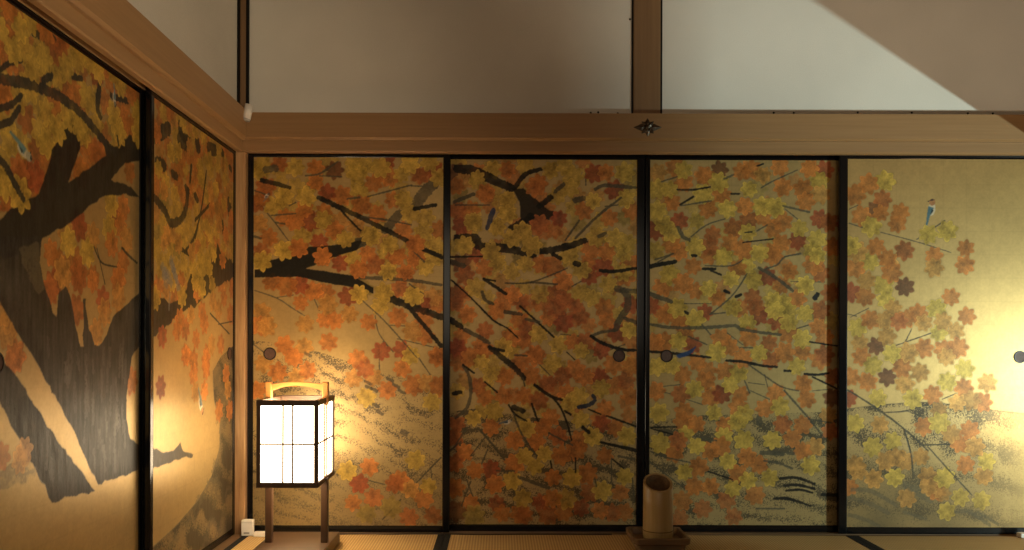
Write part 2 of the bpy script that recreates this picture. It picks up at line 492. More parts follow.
LEAVES = [   # (x origin, y origin, zoom, leaves)
 (245, 150, 5, "80,80,y 170,70,d 250,90,y 60,110,y 350,90,o 445,105,m 350,165,o 540,60,y 600,80,y 680,90,y 700,60,r 560,120,y 640,170,o 720,140,o 780,120,y 820,70,y 875,125,d 940,105,r 920,60,y 970,140,y 570,200,y 480,230,o 405,215,r 300,235,y 190,235,y 140,280,y 80,240,o 100,190,d 60,270,d 295,300,o 390,310,o 320,360,r 390,350,y 250,360,o 200,340,o 440,400,o 470,360,p 580,280,o 660,320,o 550,390,p 740,250,o 790,250,y 820,320,y 900,340,y 890,410,y 790,400,o 70,370,p 115,440,o 80,510,d 190,505,y 265,495,o 280,440,y 385,530,o 500,450,y 625,435,y 370,465,r 720,470,y 610,520,o 850,470,o 760,530,o 950,480,y 970,400,o 860,540,o 940,540,y 700,520,y"),
 (245, 250, 5, "90,55,y 475,70,r 565,100,o 650,80,d 715,110,y 800,115,o 750,30,o 850,50,o 900,90,y 540,50,y 130,160,o 210,185,o 270,180,r 340,210,o 400,215,o 275,265,o 415,275,p 515,235,r 570,220,y 690,215,y 770,195,d 840,235,y 940,240,p 970,270,o 900,350,o 765,335,o 835,405,p 900,430,o 520,325,p 450,355,o 395,350,o 300,375,p 80,315,p 70,380,o 105,385,p 615,365,o 415,465,o 195,480,o 295,485,p 240,530,o 680,510,r 785,500,r 830,530,y 965,530,o 880,270,r 670,280,y"),
 (245, 340, 5, "245,95,o 90,120,p 165,165,o 315,155,o 260,190,p 60,255,o 560,95,o 600,145,d 545,195,p 645,190,p 605,290,y 710,255,o 785,145,o 845,230,o 910,215,p 965,90,o 935,310,y 970,230,o"),
 (245, 430, 5, "515,210,y 625,185,o 575,270,r 540,365,o 645,340,d 855,155,y 775,250,o 830,300,p 895,345,o 920,280,y 750,270,d 610,420,g 730,390,g 820,440,d 940,430,d"),
 (445, 150, 5, "60,115,m 90,150,p 50,180,o 160,160,y 200,215,o 240,95,y 310,95,o 400,80,y 465,165,o 445,185,o 310,250,y 310,320,y 260,380,y 130,300,o 140,360,y 60,300,d 80,380,r 95,470,y 230,500,y 330,440,y 385,410,y 430,470,y 150,515,r 530,100,y 600,80,y 560,230,y 640,130,y 620,190,y 740,115,r 800,110,o 900,110,y 850,200,r 690,300,o 740,250,y 570,340,r 470,370,d 540,400,o 820,340,o 900,240,y 930,300,o 760,430,y 850,440,y 910,460,y 730,490,o 620,520,y 810,510,o 900,510,y"),
 (445, 250, 5, "80,70,m 100,130,d 200,90,o 260,60,y 330,110,y 400,70,y 480,70,o 540,80,o 620,40,y 590,150,o 720,70,o 680,100,y 720,130,r 790,80,r 820,170,y 890,110,y 920,60,o 900,130,o 150,190,y 60,220,d 50,270,d 110,320,o 340,220,o 300,250,o 260,300,o 380,260,d 470,220,y 480,260,o 540,220,d 580,180,o 550,290,d 650,280,d 600,250,d 670,330,d 590,360,r 520,340,o 680,210,y 740,240,y 800,290,o 810,350,o 920,400,y 860,410,r 930,270,r 200,400,d 370,350,o 410,400,d 390,450,o 470,420,y 330,440,o 290,490,y 180,480,o 80,430,o 60,490,r 570,470,y 640,460,o 700,460,d 680,500,y 450,520,o 780,500,r 130,540,o"),
 (445, 340, 5, "380,110,o 450,80,o 330,50,y 180,110,y 200,50,o 60,50,d 70,110,o 300,185,o 230,170,y 165,230,d 200,290,o 290,280,o 400,280,o 430,180,o 510,220,d 470,300,d 540,110,y 590,180,d 650,150,o 700,180,o 775,185,r 840,120,o 850,230,o 780,240,y 910,200,d 930,280,o 670,280,y 620,320,y 800,340,o 680,400,y 785,420,r 860,440,o 910,480,y 250,360,y 145,390,y 230,435,o 530,385,o 490,440,o 410,445,y 570,480,d 670,500,o 740,485,y 350,500,o 460,510,o 60,420,d 50,490,d 930,130,o 610,270,o"),
 (445, 430, 5, "400,130,y 500,120,y 580,130,o 660,100,o 800,130,o 350,165,o 450,180,y 100,110,o 150,205,o 50,170,d 230,195,r 250,270,o 335,255,y 540,235,o 640,240,y 715,220,o 790,300,y 730,310,d 900,230,y 880,310,o 390,340,y 480,360,r 540,345,o 610,345,y 130,365,o 260,370,r 290,420,o 60,410,m 380,420,o 680,390,r 840,410,d 780,400,o 520,430,d 900,410,o 600,410,o 150,430,g 50,290,o 400,430,d"),
 (645, 150, 5, "60,110,p 190,100,y 150,85,o 300,125,o 370,95,m 480,105,o 530,90,o 590,120,p 670,80,o 820,85,o 895,95,r 870,150,y 195,160,o 370,155,y 120,195,y 60,195,y 290,215,y 385,220,o 520,190,y 690,180,o 790,190,o 800,250,o 880,215,p 135,260,o 315,295,o 415,290,y 500,275,o 580,275,y 650,280,y 60,300,y 170,350,r 260,350,y 590,335,o 685,355,o 520,350,d 640,390,o 770,385,y 870,340,r 920,360,d 90,370,y 130,410,y 440,390,d 515,405,y 340,420,d 430,460,o 130,470,o 170,500,o 250,480,y 320,480,d 680,460,o 760,450,r 860,440,y 840,500,y 940,480,o 400,520,y 490,495,o 570,510,y 640,500,o 50,500,y 50,400,r"),
 (645, 250, 5, "240,80,o 320,25,o 390,30,y 460,90,o 510,80,y 430,140,y 540,150,y 120,120,y 90,180,o 190,160,o 255,200,o 320,190,y 365,235,o 610,130,r 680,170,o 725,100,o 840,70,o 880,110,d 800,170,y 760,240,o 800,310,y 540,235,d 550,280,d 480,285,o 440,280,y 570,320,r 640,250,y 650,300,y 720,300,y 690,260,y 665,345,r 720,360,y 515,360,y 160,285,y 100,320,o 170,350,o 250,345,y 300,310,r 200,400,o 50,460,o 100,460,o 165,455,y 240,470,r 380,440,o 420,480,o 360,510,y 520,430,o 620,460,d 700,510,o 570,510,y 790,440,y 720,410,o 880,300,d 870,380,o 900,430,o 790,510,o 900,520,d 930,210,d 30,280,r 640,30,o 860,20,y 490,540,o"),
 (645, 340, 5, "60,130,y 140,130,y 190,170,o 260,110,o 310,150,o 310,200,o 250,240,y 60,255,o 180,265,d 330,280,o 385,270,r 400,150,o 470,160,y 430,220,y 480,270,o 470,330,o 600,340,o 655,260,o 680,330,y 790,215,o 810,290,o 760,130,y 630,100,d 880,90,o 940,180,d 940,285,m 200,355,o 70,360,y 350,360,y 190,405,o 260,415,o 500,370,y 460,410,y 690,420,d 790,420,o 400,425,o 400,475,y 210,465,y 80,515,y 500,500,y 640,495,y 740,490,o 170,500,d 260,530,y 380,530,o 930,450,d 920,370,p"),
 (645, 430, 5, "150,110,o 330,100,o 415,155,y 510,130,o 570,170,o 790,100,o 850,80,p 830,175,y 200,210,y 270,180,o 250,280,o 330,280,o 470,220,o 520,250,y 625,235,y 440,290,y 555,320,o 410,350,d 290,390,d 180,440,d 450,430,d 190,350,o"),
 (819, 150, 5, "330,150,y 245,165,o 180,220,o 320,240,d 215,325,o 310,310,o 280,290,m 410,305,o 390,365,o 260,375,y 545,415,y 640,395,y 735,485,o 430,495,d 575,520,o 285,475,o 190,500,p 345,535,o 160,470,y"),
 (819, 250, 5, "350,50,p 365,110,o 255,50,y 180,85,o 575,80,p 730,70,o 430,180,m 660,230,o 740,325,o 240,150,p 320,170,y 230,230,o 335,245,y 375,285,p 260,340,o 330,345,p 400,350,d 440,335,o 500,310,o 525,360,p 590,285,y 625,350,p 600,410,y 685,400,p 340,425,p 195,385,y 205,460,p 290,475,m 365,510,y 445,510,p 525,485,o 625,495,o 700,480,o 640,530,p 155,210,r 215,530,o"),
 (819, 340, 5, "270,120,y 245,205,o 345,180,m 430,215,p 415,130,o 510,155,p 570,265,o 645,200,y 730,140,y 845,205,p 725,230,o 295,285,y 470,290,y 695,310,p 765,295,p 820,305,o 605,345,p 525,425,o 605,410,y 310,420,p 185,410,y 665,460,p 755,445,o 375,500,y 270,530,y 710,510,o 785,525,p 160,180,o 150,290,r"),
 (819, 430, 5, "385,130,p 430,150,p 340,150,p 515,130,p 735,165,o 840,150,y 830,225,p 185,170,p 275,240,p 385,235,y 550,230,p 550,280,p 635,235,y 625,310,p 590,300,o 710,330,y 815,345,y 640,400,y 445,335,p 155,280,o 200,200,p"),
]
# strokes: width (zoomed px) : grey? : points
STROKES = [
 (245, 150, 5, """22 i 80,155 150,170 220,190|24 i 365,240 450,280 560,330 700,400 810,455|16 i 890,495 990,535|10 i 470,295 530,360 580,410|9 g 300,130 370,120 460,60|7 g 370,130 480,135|8 g 610,235 720,205 830,175|10 g 510,245 570,238|7 g 830,180 885,182|55 g 935,175 890,220 855,275|18 i 845,295 950,275|40 g 770,320 700,400|9 g 580,335 700,350 830,375|6 g 80,285 150,370 225,470|8 g 130,330 250,320|12 g 45,435 75,445|7 g 45,205 100,225|30 g 100,100 150,95|7 g 220,280 250,265|8 g 150,365 195,372"""),
 (245, 250, 5, """34 i 715,240 820,280 990,340|20 i 830,300 980,480|16 g 570,140 800,150 980,175|7 g 580,250 700,360 860,540|5 g 650,330 670,420 740,510|5 g 760,445 980,495|6 g 45,205 160,245 230,290 310,340|5 g 345,250 370,305|6 g 690,20 760,100|8 g 845,10 895,60|16 i 890,0 985,40|7 g 820,170 890,220|6 g 40,475 100,520|5 g 160,240 240,228|5 g 720,378 900,385"""),
 (245, 340, 5, """5 g 670,40 672,160|6 g 840,50 930,180|5 g 690,10 740,60"""),
 (245, 430, 5, """8 g 980,140 860,265|6 g 780,350 690,450|6 g 620,255 700,275|5 g 930,190 935,240"""),
 (445, 150, 5, """45 i 60,95 130,100 180,120 240,150 330,190|22 i 345,190 400,120 475,95|26 i 470,280 525,235|18 g 550,205 590,170|30 i 430,330 330,390|40 i 60,440 150,440 170,480 290,490 440,520|32 i 480,505 580,490 700,450|12 g 650,440 760,330 880,235|9 g 600,450 670,350|26 g 650,250 690,240|18 g 750,195 800,175 950,185|16 g 45,260 140,220|7 g 50,275 220,275|8 i 20,535 190,532|20 i 540,520 575,540|18 g 770,430 800,415|6 g 800,280 880,270|5 g 702,100 702,175"""),
 (445, 250, 5, """16 i 195,145 305,220|10 i 195,145 250,155|16 g 185,210 200,250 240,270|8 g 300,165 430,160 610,90|10 g 430,160 560,170|10 i 375,280 545,435|14 g 405,345 470,360|9 i 30,150 130,240 240,350 310,390 365,440|18 i 775,100 850,105 955,88|33 g 860,190 910,220 910,290 870,350 855,390|22 g 880,200 955,205|18 g 900,340 955,360|14 g 855,400 780,410 730,430|16 i 730,430 790,465 880,495 955,500|26 i 30,350 80,385|20 g 100,400 160,430 220,465|24 g 30,60 90,80|26 i 650,65 665,70|18 g 300,310 380,320|5 g 740,530 900,470|5 g 580,420 720,435|6 g 635,180 690,150"""),
 (445, 340, 5, """26 i 225,40 290,90 360,150 395,190|14 i 225,40 295,55|8 g 390,190 400,230|16 g 90,130 120,180 130,260 110,340 55,390|10 i 90,125 145,165|8 i 200,210 262,262|16 i 450,225 530,280 585,298|10 i 530,280 575,330 610,410 635,500|10 i 435,320 465,405|10 i 320,325 350,370 410,405|9 g 345,370 375,450 430,540|8 i 720,345 780,370|10 i 810,378 955,430|16 i 690,435 720,460|10 i 780,510 955,545|6 g 590,455 690,460|9 g 110,440 45,540|9 g 165,440 260,545|10 i 600,355 630,372|24 i 345,335 390,355|20 i 45,268 80,262|10 g 350,75 410,78|6 g 470,120 560,210|6 i 610,60 650,98|6 g 800,180 860,200"""),
 (445, 430, 5, """8 g 390,40 460,130|8 g 180,0 300,150|10 i 780,60 955,105|9 i 840,145 895,190|7 g 835,140 835,260|8 i 655,140 655,210|8 i 530,155 535,190|7 g 110,250 140,330|7 g 130,260 85,380|8 g 260,205 350,205|16 g 370,235 520,290|5 g 345,300 345,380|9 g 20,110 80,60|7 g 130,130 200,40|7 g 185,170 215,100|8 g 530,20 640,75|12 g 870,130 950,145|10 g 750,240 760,280|7 g 940,240 945,330"""),
 (645, 150, 5, """7 g 80,155 160,130|10 i 160,195 240,195 325,180|10 i 175,270 240,230|7 g 180,275 330,250|10 g 395,140 440,120|7 g 580,185 640,150 760,95|10 g 690,275 820,305|6 g 700,290 775,350|7 g 230,430 310,370 400,340|20 g 165,385 190,430 220,445|7 i 490,458 640,440|7 g 560,400 610,370|6 g 690,530 780,510|10 i 430,215 470,215|8 i 560,75 590,65|8 g 50,545 130,520|14 i 235,525 255,525|7 i 500,408 535,405"""),
 (645, 250, 5, """20 i 20,80 150,55|7 g 60,60 140,15|14 i 290,90 350,92|10 i 330,100 380,120|7 g 300,75 430,75 490,45|8 g 510,115 440,220 325,320|7 g 325,318 400,310|16 g 570,85 650,130 740,200|8 g 600,90 660,70 700,30 780,15|20 g 20,215 130,255|5 g 180,265 330,265|16 g 30,370 130,385 300,385 450,375 490,395 680,420|7 g 220,430 310,470|5 g 410,410 490,470|8 i 825,455 965,475|14 i 20,505 80,510 200,520 330,535|24 i 850,235 862,220|14 i 455,230 480,220|14 i 400,200 420,210|8 g 285,370 330,420|14 i 200,305 215,315|6 g 450,485 540,485|5 g 730,152 900,155|6 g 740,395 820,370"""),
 (645, 340, 5, """14 i 410,100 490,105 590,125 660,130|12 i 700,150 730,150|8 g 520,120 650,210 700,235 770,250|10 g 700,250 820,385|12 i 800,165 860,170 920,160|9 i 840,180 965,240|5 g 840,250 940,240|5 g 600,170 615,230|8 g 500,200 525,260|5 g 90,230 180,220|5 g 100,260 145,270|5 g 210,295 290,320|7 g 820,390 940,410|8 g 820,385 910,500|8 i 30,435 160,432|7 i 30,440 140,470|7 g 250,480 360,500|5 g 320,400 410,400|5 g 530,250 640,300|5 g 520,210 600,220|30 g 570,390 575,405"""),
 (645, 430, 5, """8 g 30,105 110,135 230,160|7 i 320,205 440,245|7 g 30,160 200,290|15 i 680,240 760,235 850,265|14 i 700,275 760,270 850,290|12 i 710,300 780,295 840,310|14 i 650,340 720,340 830,375|16 i 890,320 965,320|12 g 600,150 680,165 740,190|20 g 585,110 690,115|8 g 560,390 700,390|16 g 715,110 745,115"""),
 (819, 150, 5, """6 g 150,360 220,382|5 g 310,405 500,455 660,505|6 g 490,440 630,345|4 g 150,290 195,270"""),
 (819, 250, 5, """5 g 145,315 190,325|4 g 160,330 250,285|5 g 385,472 560,410|5 g 425,470 465,390"""),
 (819, 340, 5, """9 g 145,245 220,290 310,350 430,440 550,548|6 g 330,357 440,348 560,310|4 g 440,348 550,385|8 g 430,440 460,548|5 g 530,520 670,515|6 g 205,455 220,530|4 g 620,290 690,260"""),
 (819, 430, 5, """7 g 430,0 465,120 475,240|7 g 550,80 650,190 770,320|5 g 510,70 660,65|20 w 170,295 260,300 390,370|22 w 150,335 250,360 350,410|18 w 155,420 240,445 310,480|18 w 690,405 760,405 860,470|14 w 800,405 900,465|14 w 430,405 540,440|24 w 490,310 560,350|30 w 430,270 490,290"""),
]
POLYS = {
 'd1': [("254,262 275,260 297,250 305,248 330,246 352,242 363,240 357,250 331,258 305,269 353,276 359,280 373,288 373,294 349,287 325,283 295,277 254,278", 'i', 0.)],
 'd2': [("511,188 523,188 535,198 549,210 560,212 559,216 539,222 531,229 521,224 519,202", 'i', 0.)],
}
GROUND = {
 'd1': ["250,341 280,344 305,348 345,361 385,374 410,380 446,402 446,527 250,527"],
 'd2': ["450,412 480,408 520,416 560,420 600,424 638,420 638,527 450,527"],
 'd3': ["647,421 690,415 775,413 840,410 840,527 647,527"],
 'd4': ["846,408 889,403 931,401 959,404 989,408 1030,413 1048,416 1048,530 846,530"],
}

def to_px(o, t): return [(o[0] + q[0] / o[2], o[1] + q[1] / o[2]) + tuple(q[2:]) for q in t]

def paint_strokes(cv, x0, x1, which):
    for (ox, oy, k, txt) in STROKES:
        for item in txt.split('|'):
            f = item.split()
            w, c = float(f[0]), f[1]
            under = ((w >= 34 and c == 'g') or w <= 6)
            if (which == 'under') != under: continue
            pts = to_px((ox, oy, k), [tuple(map(float, q.split(','))) for q in f[2:]])
            mx = sum(p[0] for p in pts) / len(pts)
            if not (x0 - 6 < mx < x1 + 6): continue
            col, al = {'i': (INK, .97), 'g': (GREYINK, .86), 'w': (np.array((.10, .08, .045)), .62)}[c]
            cv.stroke([cv.to(*p) for p in pts], w / k / 214, col, al)

def paint_leaves(cv, x0, x1, ground=None):
    L = [q for (ox, oy, k, txt) in LEAVES for q in to_px((ox, oy, k), P(txt)) if x0 - 8 < q[0] < x1 + 8]
    L.sort(key=lambda q: rng.random() + (.30 if q[2] == 'y' else 0) - (.25 if q[2] in 'rm' else 0))
    for (x, y, c) in L: cv.leaf(x, y, c, alpha=.80 if y > 490 else .94)

TOPS = [(445, 150, 5, "160,140,y 310,250,y 310,320,y 260,385,y 385,410,y 430,475,y 330,440,y 230,505,y 95,475,y 465,165,o 200,215,o 140,355,y"),
        (245, 150, 5, "500,450,y 625,435,y 720,475,y 190,505,y 265,495,o 385,535,o 850,470,o 80,560,y"),
        (245, 250, 5, "565,100,o 570,220,y 690,215,y 715,110,y 800,115,o 840,235,y")]
def paint_tops(cv, x0, x1):
    for (ox, oy, k, txt) in TOPS:
        for (x, y, c) in to_px((ox, oy, k), P(txt)):
            if x0 < x < x1: cv.leaf(x, y, c, alpha=.97)

def scatter(cv, region, n, keys, r=.048, alpha=.8):
    """loosely drawn background leaves inside a polygon given in pixels"""
    xs = [p[0] for p in region]; ys = [p[1] for p in region]
    pts = []
    def inside(x, y):
        c = False
        for i in range(len(region)):
            (a, b), (d, e) = region[i], region[i - 1]
            if (b > y) != (e > y) and x < (d - a) * (y - b) / (e - b) + a: c = not c
        return c
    tries = 0
    while len(pts) < n and tries < n * 60:
        tries += 1
        x, y = rng.uniform(min(xs), max(xs)), rng.uniform(min(ys), max(ys))
        if not inside(x, y): continue
        u, z = cv.to(x, y)
        if any((u - a) ** 2 + (z - b) ** 2 < (.055) ** 2 for a, b in pts): continue
        pts.append((u, z))
        cv.leaf(x, y, keys[int(rng.integers(len(keys)))], r * rng.uniform(.92, 1.1), alpha)

def px_poly(cv, s): return [cv.to(*q) for q in P(s)]

# ------------------------------------------------------------------ sliding doors
RES = .0026
RAIL_B, RAIL_T, DOOR_H = .032, .030, 1.784

def door(axis, a0, a1, plane, res, paint, to, seed, pulls, label, group, base=GOLD, st=(.028, .028)):
    if axis == 'back':
        root = empty('painted_sliding_door', ((a0 + a1) / 2, plane, 0), label, 'sliding door', group)
        B = lambda u0, u1, d0, d1, z0, z1: (u0 - root.location.x, u1 - root.location.x, d0, d1, z0, z1)
    else:
        root = empty('painted_sliding_door', (plane, (a0 + a1) / 2, 0), label, 'sliding door', group)
        B = lambda u0, u1, d0, d1, z0, z1: (-d1, -d0, u0 - root.location.y, u1 - root.location.y, z0, z1)
    u0, u1, z0, z1 = a0 + st[0], a1 - st[1], RAIL_B, DOOR_H - RAIL_T
    bm = bmesh.new()
    box(bm, *B(a0, u0, 0, .022, 0, DOOR_H), .005, 3); box(bm, *B(u1, a1, 0, .022, 0, DOOR_H), .005, 3)
    box(bm, *B(u0 - .001, u1 + .001, .001, .021, 0, RAIL_B), .0025); box(bm, *B(u0 - .001, u1 + .001, .001, .021, z1, DOOR_H), .0025)
    o = obj('frame', bm, M['lacquer'], root); o['label'] = 'black lacquered frame'
    cv = Canvas(u0 - .002, u1 + .002, z0 - .002, z1 + .002, res, to, seed, base)
    paint(cv)
    off = .004
    o = rect_mesh('painting', cv, plane + (off if axis == 'back' else -off), axis, root)
    o['label'] = 'gold paper painted with maple'
    for (pu, pz) in pulls:
        c = (pu - root.location.x, off, pz) if axis == 'back' else (-off, pu - root.location.y, pz)
        sg = -1 if axis == 'back' else 1
        ax = 'Y' if axis == 'back' else 'X'
        bm = bmesh.new()
        lathe(bm, [(.0255, sg * .0005), (.0255, sg * .0012), (.022, sg * .0010), (.0, sg * .0008)][:3] + [(.004, sg * .0008)], c, 32, ax)
        pull = obj('finger_pull', bm, M['pull'], root)
        bm = bmesh.new()
        lathe(bm, [(.0245, sg * .0006), (.025, sg * .004), (.0285, sg * .004), (.0295, sg * .0006)], c, 32, ax)
        for f in [f for f in bm.faces if len(f.verts) > 4]: bm.faces.remove(f)
        obj('rim', bm, M['pull_rim'], pull)
    return root

def paint_d1(cv):
    cv.speckle(px_poly(cv, GROUND['d1'][0]), .60, col=(.050, .042, .030), slope=.42, period=.075, wash=.10, washcol=(.30, .235, .13))
    cv.speckle(px_poly(cv, "250,450 446,450 446,527 250,527"), .2, vfade=True, wash=.5, washcol=(.17, .125, .06))
    scatter(cv, [(253, 157), (444, 157), (444, 330), (380, 300), (300, 275), (253, 280)], 36, 'yypyyg', alpha=.75)
    for s, c, d in POLYS['d1']: cv.poly(px_poly(cv, s), INK, .95, .0018, d)
    cv.poly(px_poly(cv, "305,249 330,247 352,242 372,232 378,238 360,248 331,257 305,262"), GREYINK, .9, .004)
    paint_strokes(cv, 250, 445, 'under'); paint_leaves(cv, 250, 445)
    cv.poly(px_poly(cv, "305,249 330,247 352,242 372,232 378,238 360,248 331,257 305,262"), GREYINK, .9, .002)
    for s, c, d in POLYS['d1']: cv.poly(px_poly(cv, s), INK, .96, .0018, d)
    paint_strokes(cv, 250, 445, 'over'); paint_tops(cv, 250, 445)
    for x, y in ((308, 355), (369, 388), (374, 390), (376, 406), (380, 413), (390, 380), (396, 386), (402, 392), (405, 432), (404, 434), (368, 383)):
        u, z = cv.to(x, y); cv.stroke([(u - .012, z + .006), (u + .012, z - .007)], .014, (.05, .042, .03), .75)
    cv.bird(266, 197, .035, -1, -.7, body=(.12, .12, .10), belly=(.5, .45, .38), head=(.1, .08, .06))

def paint_d2(cv):
    cv.speckle(px_poly(cv, GROUND['d2'][0]), .85, col=(.035, .030, .021), slope=.3, period=.08, wash=.35)
    scatter(cv, [(450, 157), (638, 157), (638, 420), (450, 420)], 110, 'yyyyopgo', alpha=.8)
    for s, c, d in POLYS['d2']: cv.poly(px_poly(cv, s), INK, .95, .0018, d)
    paint_strokes(cv, 450, 639, 'under'); paint_leaves(cv, 450, 639)
    for s, c, d in POLYS['d2']: pass
    paint_strokes(cv, 450, 639, 'over'); paint_tops(cv, 450, 639)
    T = cv.to
    cv.stroke([T(493, 210), T(490, 218), T(487, 228)], .022, (.03, .04, .085), .95)
    cv.stroke([T(579, 407), T(589, 405), T(595, 400), T(593, 395)], .018, (.02, .025, .04), .95)
    cv.bird(507, 422, .045, 1, -1.2, body=(.05, .08, .10), belly=(.5, .45, .35), head=(.35, .3, .22))

def paint_d3(cv):
    cv.speckle(px_poly(cv, GROUND['d3'][0]), .85, col=(.035, .030, .021), slope=.15, period=.09, wash=.35)
    scatter(cv, [(649, 160), (820, 160), (838, 230), (838, 330), (760, 330), (649, 330)], 44, 'yyypog', alpha=.6)
    paint_strokes(cv, 648, 841, 'under'); paint_leaves(cv, 648, 841); paint_strokes(cv, 648, 841, 'over')
    T = cv.to
    cv.poly([T(676, 355), T(683, 352), T(689, 350), T(697, 345), T(693, 352), T(686, 356), T(679, 358)], (.025, .045, .10), .97, 0)
    cv.poly([T(813, 296), T(817, 291), T(818, 298), T(815, 300)], (.02, .02, .02), .97, 0)

def paint_d4(cv):
    cv.speckle(px_poly(cv, GROUND['d4'][0]), .72, col=(.045, .037, .024), slope=.10, period=.16, wash=.22, hfade=(2.15, 2.55))
    cv.speckle(px_poly(cv, "846,440 1048,440 1048,530 846,530"), .25, vfade=True, hfade=(2.0, 2.5), wash=.62, washcol=(.13, .092, .040))  # light falling off at the door's foot is painted as this dark wash
    for q in ("846,408 889,403 931,401 959,404 989,408 1030,413",):
        cv.stroke([cv.to(*p) for p in P(q)], .004, GREYINK, .5)
    paint_strokes(cv, 847, 1044, 'under'); paint_leaves(cv, 847, 1044); paint_strokes(cv, 847, 1044, 'over')
    cv.bird(931, 208, .086, 1, -.12, body=(.055, .115, .135), belly=(.5, .40, .27), head=(.30, .13, .05))

TRUNK = (.022, .019, .014)
def paint_l1(cv):
    T = cv.to
    pp = lambda s: px_poly(cv, s)
    scatter(cv, [(-40, -60), (20, 0), (139, 88), (139, 140), (60, 190), (0, 215), (-40, 250)], 190, 'yyyyoopdog', alpha=.86)
    for s, c in (("66,85", 'd'), ("55,100", 'o'), ("35,76", 'd'), ("97,75", 'r'), ("75,95", 'o'), ("110,70", 'o'), ("118,76", 'o'), ("25,180", 'r'),
                 ("36,178", 'r'), ("20,172", 'd'), ("10,200", 'd'), ("9,60", 'o'), ("12,45", 'o'), ("4,92", 'o'), ("125,120", 'o'), ("128,126", 'o'), ("92,150", 'o'),
                 ("98,155", 'd'), ("82,175", 'o'), ("130,172", 'o'), ("30,88", 'y'), ("24,50", 'y'), ("40,60", 'y'), ("58,75", 'y'), ("88,100", 'y'), ("48,115", 'y'),
                 ("58,125", 'y'), ("70,116", 'y'), ("79,120", 'y'), ("61,116", 'o'), ("85,135", 'y'), ("114,115", 'y'), ("118,128", 'y'), ("48,145", 'y'), ("6,185", 'y')):
        x, y = map(float, s.split(',')); cv.leaf(x, y, c)
    lower = "80,228,r 116,216,r 124,208,o 122,228,o 94,238,p 110,230,y 113,246,o 124,262,o 120,280,o 52,254,o 60,264,o 76,262,o 80,274,d 94,278,o 88,254,y 66,234,p 64,280,p 54,286,r 52,292,d 64,274,p 80,280,d 94,282,o 118,282,o 104,302,r 106,314,p 78,310,d 98,334,p 120,300,p 17,356,o 17,361,o 8,332,p 14,320,p 3,312,p 133,382,o 112,206,y 70,244,y 128,240,p"
    for (x, y, c) in P(lower): cv.leaf(x, y, c)
    trunk1 = "-40,250 0,222 22,201 40,195 50,165 58,138 66,120 79,122 81,150 69,184 90,170 107,157 104,142 114,148 120,146 141,128 141,162 126,164 118,174 112,181 132,188 141,199 124,195 106,197 94,205 80,217 66,228 43,240 40,252 0,262 -40,300"
    trunk2 = "-40,248 0,238 43,238 41,264 46,288 48,294 54,314 58,318 60,294 67,287 71,296 76,322 82,348 85,348 84,300 87,300 90,330 96,346 100,347 108,336 114,318 141,293 141,346 133,358 128,396 128,420 132,440 141,446 141,471 100,486 91,469 72,426 45,378 32,354 16,330 0,300 -40,240"
    root1 = "-40,300 0,356 20,380 58,440 97,492 70,498 54,504 40,478 25,446 12,426 0,400 -40,345"
    for s, k, c in ((trunk1, .15, (.013, .0118, .010)), (trunk2, .45, (.025, .021, .017)), (root1, .45, (.025, .021, .017))): cv.poly(pp(s), c, .97, .0025, .0, k)  # lantern light on the lower trunk is put into its paler ink
    for s, c in (("68,117", 'y'), ("59,131", 'y'), ("80,128", 'y'), ("134,128", 'o'), ("138,135", 'y'), ("120,134", 'y'), ("22,196", 'y')):
        x, y = map(float, s.split(',')); cv.leaf(x, y, c)
    # dry brush streaks on the lower trunk
    for s, n in ((trunk2, 120), (root1, 40)):
        Q = np.array(pp(s))
        for _ in range(n):
            u = rng.uniform(max(Q[:, 0].min(), cv.u0), Q[:, 0].max()); z = rng.uniform(Q[:, 1].min(), min(Q[:, 1].max(), .9))
            w = cv.win(u - .002, u + .002, z - .002, z + .002)
            if w is None or not cv.inside(Q, w).all(): continue
            l = rng.uniform(.03, .10)
            w2 = cv.win(u - .009, u + .009, z - l - .012, z + .006)
            if w2 is None or not cv.inside(Q, w2).all(): continue
            cv.stroke([(u, z), (u + rng.normal(0, .006), max(z - l, .3))], .011, (.085, .070, .052), .34, 1.2)
    cv.poly(pp("20,250 40,244 41,264 46,290 40,296 30,280"), (.12, .095, .05), .5, .004, .8)
    px = lambda *q: [T(*p) for p in q]
    for wd, q in ((.028, ((-30, 78), (0, 80), (38, 88), (66, 102), (86, 119), (104, 142), (116, 154))), (.014, ((0, 72), (10, 65), (22, 62))), (.018, ((-20, 112), (0, 110), (12, 106), (22, 97))),
                  (.018, ((0, 127), (12, 122), (20, 109))), (.026, ((100, 87), (98, 108), (101, 118))), (.03, ((34, 32), (42, 36))), (.028, ((52, 40), (60, 45), (64, 46))), (.02, ((44, 82), (52, 77))),
                  (.02, ((-5, 156), (6, 166), (14, 182), (24, 200))), (.018, ((70, 76), (82, 80))), (.010, ((123, 249), (130, 257), (138, 264))), (.006, ((95, 248), (103, 264), (118, 268))),
                  (.005, ((98, 250), (106, 285))), (.02, ((112, 97), (128, 102))), (.012, ((118, 138), (119, 146)))):
        cv.stroke(px(*q), wd, (.026, .023, .018), .95)
    scatter(cv, [(-30, -30), (12, 8), (139, 92), (139, 118), (100, 75), (40, 76), (0, 70), (-30, 70)], 26, 'yyyoyd', r=.046, alpha=.95)
    cv.poly(pp("-20,488 0,474 15,464 38,468 37,478 0,492 -20,500"), (.12, .10, .06), .6, .006, .4)
    for x, y, c in ((3, 458, 'd'), (22, 462, 'p'), (26, 452, 'p'), (-8, 462, 'd')): cv.leaf(x, y, c, .045, .7)
    cv.bird(24, 151, .075, 1, -1.95, body=(.10, .19, .20), belly=(.42, .38, .27), head=(.30, .28, .20))
    cv.bird(115, 99, .050, 1, -2.9, body=(.12, .20, .22), belly=(.5, .45, .36), head=(.2, .2, .16))

